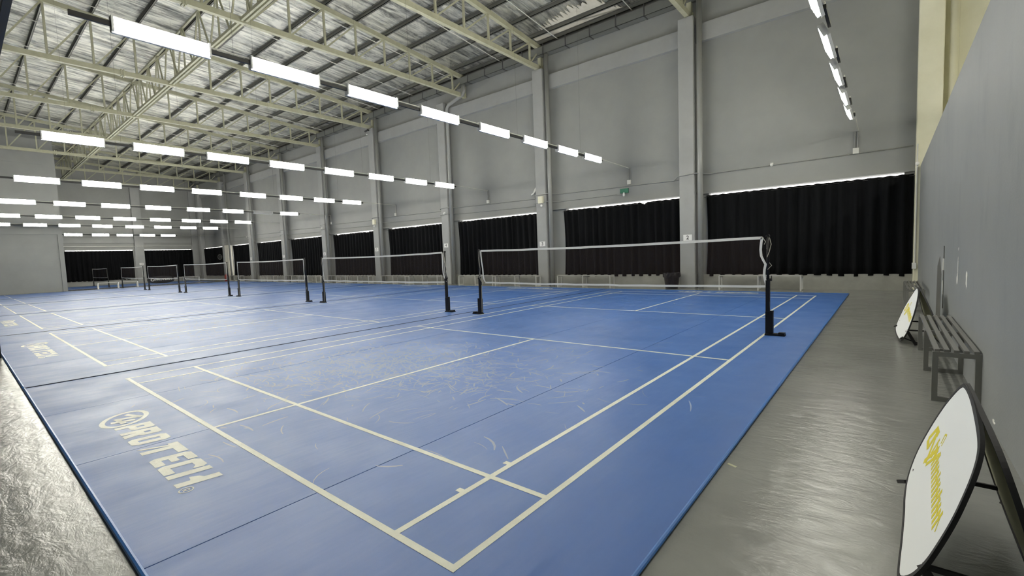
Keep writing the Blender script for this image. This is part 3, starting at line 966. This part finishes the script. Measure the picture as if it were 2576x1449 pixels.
# exit sign
t = empty('exit_sign', (-6.57, YW, 3.72)); tag(t, 'small green exit sign with a white bulb below on the far wall', 'exit sign')
MB().box(-0.17, 0.17, -0.05, 0, -0.07, 0.10).build('panel', 'green', t)
MB().lathe([(0.02, 0.06), (0.03, 0.03), (0.05, -0.03), (0.035, -0.08), (0.001, -0.1)], (0.0, -0.07, -0.11), 12).build('bulb', 'white_metal', t, smooth=True)
MB().tube([(0, -0.03, -0.06), (-0.15, -0.03, -0.12), (-0.3, -0.02, -0.12)], 0.012, 6).build('conduit', 'pipe', t)
# speaker on column 3
t = empty('speaker_box', (COLX[2] + 0.3, YC, 3.74)); tag(t, 'cream box with a white bulb below on the column numbered three', 'speaker')
MB().box(-0.11, 0.11, -0.12, 0, -0.15, 0.15).build('body', 'cream_wall', t)
MB().lathe([(0.03, 0.05), (0.05, 0.0), (0.04, -0.05), (0.001, -0.07)], (0.04, -0.08, -0.25), 12).build('bulb', 'white_metal', t, smooth=True)
t = empty('speaker_box', (COLX[4] + 0.25, YC, 3.70)); tag(t, 'cream box mounted high on the column numbered five', 'speaker')
MB().box(-0.11, 0.11, -0.12, 0, -0.15, 0.15).build('body', 'cream_wall', t)
MB().lathe([(0.03, 0.05), (0.05, 0.0), (0.04, -0.05), (0.001, -0.07)], (0.02, -0.08, -0.25), 12).build('bulb', 'white_metal', t, smooth=True)
for x, z, lab, y in ((-1.47, 4.0, 'round white bulb holder on the wall above the right bay curtain', YW),
                     (COLX[3] + 0.3, 3.72, 'white bulb on the column numbered four', YC), (COLX[5] + 0.2, 3.75, 'white bulb on the sixth column from the right', YC),
                     (COLX[6] - 0.1, 4.0, 'bright white lamp beside the seventh column from the right', YW), (COLX[7] - 1.2, 3.9, 'white bulb on the wall left of the eighth column', YW)):
    t = empty('bulb_holder', (x, y, z)); tag(t, lab, 'bulb')
    MB().box(-0.04, 0.04, -0.05, 0, -0.03, 0.03).build('base', 'white_metal', t)
    MB().lathe([(0.02, 0.03), (0.045, 0.0), (0.035, -0.05), (0.001, -0.07)], (0, -0.07, -0.02), 12).build('bulb', 'white_metal', t, smooth=True)
# white torn tape near column 3
o = MB().prism([(0, 0), (0.1, 0.05), (0.2, 0.22), (0.28, 0.30), (0.30, 0.20), (0.24, 0.1), (0.12, -0.02), (0.0, -0.06)], lambda a, c, h: (-11.08 + a, YW - 0.05 - h, 4.1 + c), 0.02).build('torn_paper', 'chip')
tag(o, 'torn white scrap on the wall left of the column numbered three', 'paper scrap')
# security camera under truss by column 5
t = empty('security_camera', (COLX[4] + 0.15, YC - 0.02, 9.2)); tag(t, 'small dark security camera at the top of the column numbered five', 'camera')
MB().box(-0.05, 0.05, -0.12, 0.02, -0.06, 0.0).build('bracket', 'dark_metal', t)
MB().tube([(-0.18, -0.12, -0.08), (0.12, -0.1, -0.02)], 0.05, 10).build('body', 'dark_metal', t)
MB().lathe([(0.001, -0.05), (0.045, -0.03), (0.045, 0.03), (0.001, 0.05)], (-0.02, -0.12, -0.28), 10).build('lamp', 'white_metal', t)
# wall fan
t = empty('mounted_fan', (-48.9, 15.38, 2.25), 0.35); tag(t, 'dark wall fan in front of the far corner curtain', 'fan')
for i in range(4):
    rr_ = 0.28 - 0.05 * abs(i - 1.5)
    MB().tube([(rr_ * math.cos(a * math.pi / 10), -0.06 + 0.04 * i, rr_ * math.sin(a * math.pi / 10)) for a in range(20)], 0.008, 5, closed=True).build('cage_ring', 'bench', t)
for a in range(3):
    c_, s_ = math.cos(a * 2.094), math.sin(a * 2.094)
    MB().prism([(0.03, -0.05), (0.22, -0.09), (0.24, 0.02), (0.05, 0.05)], lambda p, q, h: (p * c_ - q * s_, h - 0.01 + q * 0.3, p * s_ + q * c_), 0.006).build('blade', 'dark_metal', t)
MB().tube([(0, -0.05, 0), (0, 0.2, 0)], 0.06, 10).build('motor', 'dark_metal', t)
MB().bar((0, 0.18, 0), (0.9, -0.12, 0.1), 0.03, 0.03).build('arm', 'dark_metal', t)
# red hose box at daylit column
t = empty('fire_extinguisher', (-46.6, 15.05, ZF)); tag(t, 'red extinguisher at the foot of the daylit column', 'fire extinguisher')
MB().lathe([(0.16, 0.0), (0.18, 0.02), (0.18, 0.46), (0.12, 0.55), (0.04, 0.6), (0.04, 0.64)], (0, 0, 0), 14).build('body', 'red', t, smooth=True)
MB().box(-0.02, 0.12, -0.02, 0.02, 0.64, 0.68).build('handle', 'black', t)
MB().tube([(0.05, 0, 0.62), (0.2, 0, 0.55), (0.22, 0, 0.2)], 0.015, 6).build('hose', 'black', t)

# ------------------------------------------------------------------ benches
def bench(name, length, depth, height, nsl, mt, nframes, label, loc, rz=0.0, tube=0.04, group=None):
    """local: long axis x, centred; depth along y"""
    t = empty(name, loc, rz)
    hl, hd = length / 2, depth / 2
    sw = (depth - 0.02 * (nsl - 1) - 2 * 0.0) / nsl - 0.012
    for i in range(nsl):
        y = -hd + (i + 0.5) * depth / nsl
        MB().box(-hl + 0.01, hl - 0.01, y - sw / 2, y + sw / 2, height - 0.022, height).build('slat', mt, t)
    for i in range(nframes):
        x = -hl + tube / 2 + (length - tube) * i / (nframes - 1)
        MB().box(x - tube / 2, x + tube / 2, -hd, hd, height - 0.022 - tube, height - 0.022).build('frame_rail', mt, t)
        MB().box(x - tube / 2, x + tube / 2, -hd, hd, 0, tube).build('frame_rail', mt, t)
        for s_ in (-1, 1):
            y = s_ * (hd - tube / 2)
            MB().box(x - tube / 2, x + tube / 2, y - tube / 2, y + tube / 2, tube, height - 0.022 - tube).build('leg', mt, t)
    tag(t, label, 'bench', group)
    return t
bench('slatted_bench', 2.45, 0.31, 0.46, 5, 'bench', 3, 'grey slatted metal bench against the right wall, nearest the camera', (1.945, 5.29, ZF), math.pi / 2, group='benches along the right wall')
bench('slatted_bench', 2.4, 0.28, 0.46, 5, 'bench', 3, 'grey slatted metal bench against the right wall, farther, near the corner', (1.90, 11.8, ZF), math.pi / 2, group='benches along the right wall')
WBL = [(-1.72, 2.36, 'grey bench below the curtain in the rightmost bay'),
       (-8.11, 2.48, 'grey bench below the curtain left of the black bin'),
       (-11.65, 2.4, 'grey bench just left of the column numbered three'),
       (-14.15, 2.3, 'grey bench just right of the column numbered four'),
       (-18.1, 2.4, 'grey bench just left of the column numbered four'),
       (-20.75, 2.3, 'grey bench just right of the column numbered five'),
       (-24.4, 2.4, 'grey bench just left of the column numbered five'),
       (-26.95, 2.3, 'grey bench just right of the sixth column'),
       (-30.8, 2.4, 'grey bench just left of the sixth column'),
       (-33.3, 2.2, 'grey bench just right of the seventh column'),
       (-37.5, 2.4, 'grey bench just left of the seventh column'), (-44.2, 2.4, 'grey bench left of the eighth column, near the red extinguisher')]
for x, ln_, lab in WBL:
    bench('metal_bench', ln_, 0.36, 0.47, 3, 'bench_light', 3, lab, (x, 15.2 - 0.15, ZF), 0, group='benches along the window wall')
bench('white_bench', 2.4, 0.32, 0.46, 3, 'white_metal', 3, 'white bench standing beyond the end of the grey partition', (-44.3, 6.75, ZF), math.pi / 2, tube=0.06)
bench('white_bench', 2.6, 0.32, 0.40, 3, 'white_metal', 3, 'low white bench before the back wall near the corner', (-53.0, 13.4, 0.002), math.pi / 2, tube=0.06)
bench('black_bench', 1.6, 0.34, 0.42, 4, 'black', 2, 'black bench at the left edge beside the mat', (-10.9, -1.052, ZF), 0)

# bin
t = empty('waste_bin', (-4.52, 15.0, ZF)); tag(t, 'black waste bin with a plastic liner beside the column numbered two', 'bin')
MB().lathe([(0.20, 0), (0.215, 0.02), (0.27, 0.50), (0.285, 0.50), (0.285, 0.53), (0.255, 0.53), (0.2, 0.1)], (0, 0, 0), 22).build('body', 'black', t, smooth=False)
r = random.Random(5)
b = MB(); n = 28
for (rad, z) in ((0.292, 0.40), (0.30, 0.46), (0.295, 0.55), (0.26, 0.555), (0.25, 0.45)):
    for j in range(n):
        a = 2 * math.pi * j / n
        q = rad + r.uniform(-0.008, 0.012)
        b.v.append((q * math.cos(a), q * math.sin(a), z + r.uniform(-0.02, 0.02)))
for i in range(4):
    for j in range(n):
        b.f.append((i * n + j, i * n + (j + 1) % n, (i + 1) * n + (j + 1) % n, (i + 1) * n + j))
b.build('liner', 'black', t)

# ------------------------------------------------------------------ leaf-shaped pop-up boards
BH, BD = 0.74, 0.24
OUT = {1: [(0.21, 0.742), (0.30, 0.722), (0.387, 0.651), (0.458, 0.56), (0.516, 0.428), (0.535, 0.283), (0.486, 0.185), (0.399, 0.128), (0.271, 0.096), (0.132, 0.082),
           (-0.081, 0.046), (-0.203, 0.018), (-0.32, 0.012), (-0.451, 0.105), (-0.527, 0.215), (-0.555, 0.311), (-0.565, 0.415), (-0.551, 0.501), (-0.515, 0.592), (-0.452, 0.656), (-0.35, 0.692), (-0.135, 0.724), (0.05, 0.741)],
       2: [(0.20, 0.735), (0.29, 0.69), (0.38, 0.60), (0.48, 0.48), (0.54, 0.365), (0.56, 0.23), (0.54, 0.135), (0.46, 0.07), (0.22, 0.035),
           (0.0, 0.025), (-0.22, 0.022), (-0.40, 0.04), (-0.54, 0.12), (-0.57, 0.23), (-0.52, 0.346), (-0.47, 0.42), (-0.35, 0.53), (-0.18, 0.635), (0.0, 0.71)]}
def leaf(num, inset, sub=4):
    P_ = OUT[num]; n = len(P_); o = []
    for i in range(n):
        p0, p1, p2, p3 = (Vector(P_[(i + k - 1) % n]) for k in range(4))
        for q in range(sub):
            t = q / sub
            o.append(0.5 * ((2 * p1) + (p2 - p0) * t + (2 * p0 - 5 * p1 + 4 * p2 - p3) * t * t + (3 * p1 - p0 - 3 * p2 + p3) * t ** 3))
    m_ = len(o); res = []
    for i in range(m_):
        d = (o[(i + 1) % m_] - o[i - 1]).normalized()
        res.append(tuple(o[i] + Vector((-d.y, d.x)) * -inset * SGN))
    return res
SGN = 1
if sum(a0 * b1 - a1 * b0 for (a0, b0), (a1, b1) in zip(OUT[1], OUT[1][1:] + OUT[1][:1])) > 0: SGN = -1
def board(num, loc, rz, label):
    t = empty('popup_board', loc, rz)
    def on_slope(bd, side):
        ln_ = math.hypot(BH, bd)
        def f(a, v_, h):
            k = v_ / BH
            return (side * (bd * (1 - k) + h * BH / ln_), a, v_ + h * bd / ln_)
        return f
    front, back = on_slope(BD, -1), on_slope(0.19, 1)
    MB().prism(leaf(num, 0.012), lambda a, c, h: front(a, c, h - 0.006), 0.006).build('front_panel', 'banner_white', t)
    MB().ring(leaf(num, 0.020), leaf(num, 0.0), lambda a, c, h: front(a, c, h - 0.012), 0.014).build('front_hoop', 'black_cloth', t)
    MB().prism(leaf(num, 0.015), back, 0.008).build('back_panel', 'banner_back', t)
    MB().ring(leaf(num, 0.018), leaf(num, 0.0), lambda a, c, h: back(a, c, h - 0.006), 0.018).build('back_hoop', 'black_cloth', t)
    # printed yellow script word, reads from the far end (+a) to the near end (-a)
    rr = random.Random(num)
    b = MB()
    def stroke(a0, v0, a1, v1, w):
        d = Vector((a1 - a0, v1 - v0)); nrm = Vector((-d.y, d.x)).normalized() * w / 2
        q = [(a0 + nrm.x, v0 + nrm.y), (a0 - nrm.x, v0 - nrm.y), (a1 - nrm.x, v1 - nrm.y), (a1 + nrm.x, v1 + nrm.y)]
        b.prism(q, lambda a, c, h: front(a, c, 0.0002 + h), 0.0004 + rr.uniform(0, 0.0003))
    # tall initial with a crossing tail
    for p0, p1, w in (((0.42, 0.385), (0.35, 0.465), 0.03), ((0.42, 0.385), (0.33, 0.37), 0.028), ((0.33, 0.37), (0.30, 0.47), 0.03),
                      ((0.30, 0.47), (0.22, 0.33), 0.03), ((0.27, 0.318), (0.12, 0.45), 0.026), ((0.20, 0.33), (0.05, 0.45), 0.02),
                      ((0.13, 0.47), (0.135, 0.515), 0.010), ((0.135, 0.515), (0.10, 0.522), 0.010), ((0.10, 0.522), (0.10, 0.47), 0.010), ((0.36, 0.47), (0.26, 0.47), 0.03)):
        stroke(p0[0], p0[1], p1[0], p1[1], w)
    # the small letters: slanted pairs of stems with joins
    n = 17
    for i in range(n):
        a = 0.20 - 0.60 * i / (n - 1)
        lo = 0.385 - 0.085 * i / (n - 1); hi = lo + 0.072 + (0.012 if i % 4 == 0 else 0) + rr.uniform(-0.005, 0.005)
        stroke(a + 0.012, lo, a - 0.012, hi, 0.020)
        stroke(a - 0.008, hi - 0.012, a - 0.042, lo + 0.016 + 0.03 * (i % 3 == 0), 0.010)
    b.build('lettering', 'crayon', t)
    for y in (-0.51, 0.40):
        MB().bar((-BD * 0.72, y, BH * 0.28), (0.19 * 0.72, y, BH * 0.28), 0.012, 0.02).build('strap', 'black_cloth', t)
    for side, f in ((-1, front), (1, back)):
        for a_, v_ in ((0.43, 0.13), (-0.455, 0.10)):
            p0 = f(a_, v_, 0.0)
            MB().bar(p0, (p0[0] + side * 0.03, p0[1] + math.copysign(0.03, a_), p0[2] - 0.02), 0.018, 0.018).build('peg_loop', 'black_cloth', t)
    MB().bar((-BD * 0.72, -0.50, 0.20), (-BD * 0.30, -0.46, 0.0), 0.02, 0.03).build('stay', 'black_cloth', t)
    MB().bar((-BD * 0.88, -0.42, 0.09), (-BD * 0.1, -0.40, 0.01), 0.014, 0.014).build('stay', 'black_cloth', t)
    tag(t, label, 'board', 'oval boards by the right wall')
board(1, (1.77, 1.40, ZF), 0.0, 'white oval pop-up board with yellow lettering, nearest the camera')
board(2, (1.825, 7.29, ZF), 0.07, 'white oval pop-up board with yellow lettering, just behind the bench')

# black oval banner in the far corner
t = empty('oval_banner', (-50.6, 10.95, 0.002), math.pi / 2); tag(t, 'long black oval pop-up banner with white lettering in the far corner', 'banner')
def ov(k, n=44):
    return [(1.0 * k * math.copysign(abs(math.cos(2 * math.pi * i / n)) ** 0.8, math.cos(2 * math.pi * i / n)), 0.33 + 0.33 * k * math.copysign(abs(math.sin(2 * math.pi * i / n)) ** 0.8, math.sin(2 * math.pi * i / n))) for i in range(n)]
MB().prism(ov(1.0), lambda a, c, h: (a, -0.2 + c * 0.25 - h, c), 0.02).build('front_panel', 'black_cloth', t)
MB().prism(ov(1.0), lambda a, c, h: (a, 0.2 - c * 0.25 + h, c), 0.02).build('back_panel', 'black_cloth', t)
me = text_mesh('PROTECH', 0.24, 'lettering', 'white_metal', 0.008)
o = put('lettering', me, t); o.rotation_euler = (math.pi / 2 - 0.24, 0, 0); o.location = (0.16, -0.142, 0.34); o.scale = (1.15, 1, 1)
b = MB().ring(ell(-0.66, 0.34, 0.10, 0.08, 0.3, 24), ell(-0.66, 0.34, 0.15, 0.125, 0.3, 24), lambda a, c, h: (a, -0.222 + c * 0.25 - h, c), 0.006)
b.build('emblem', 'white_metal', t)

# scrap of yellow tape at the mat edge
o = MB().prism([(0, 0), (0.07, -0.02), (0.075, 0.0), (0.005, 0.025)], lambda a, c, h: (0.685 + a * 0.8, 1.80 + c, ZF + h), 0.001).build('tape_scrap', 'banner_back')
tag(o, 'small scrap of yellowish tape on the floor beside the nearest mat', 'tape scrap')
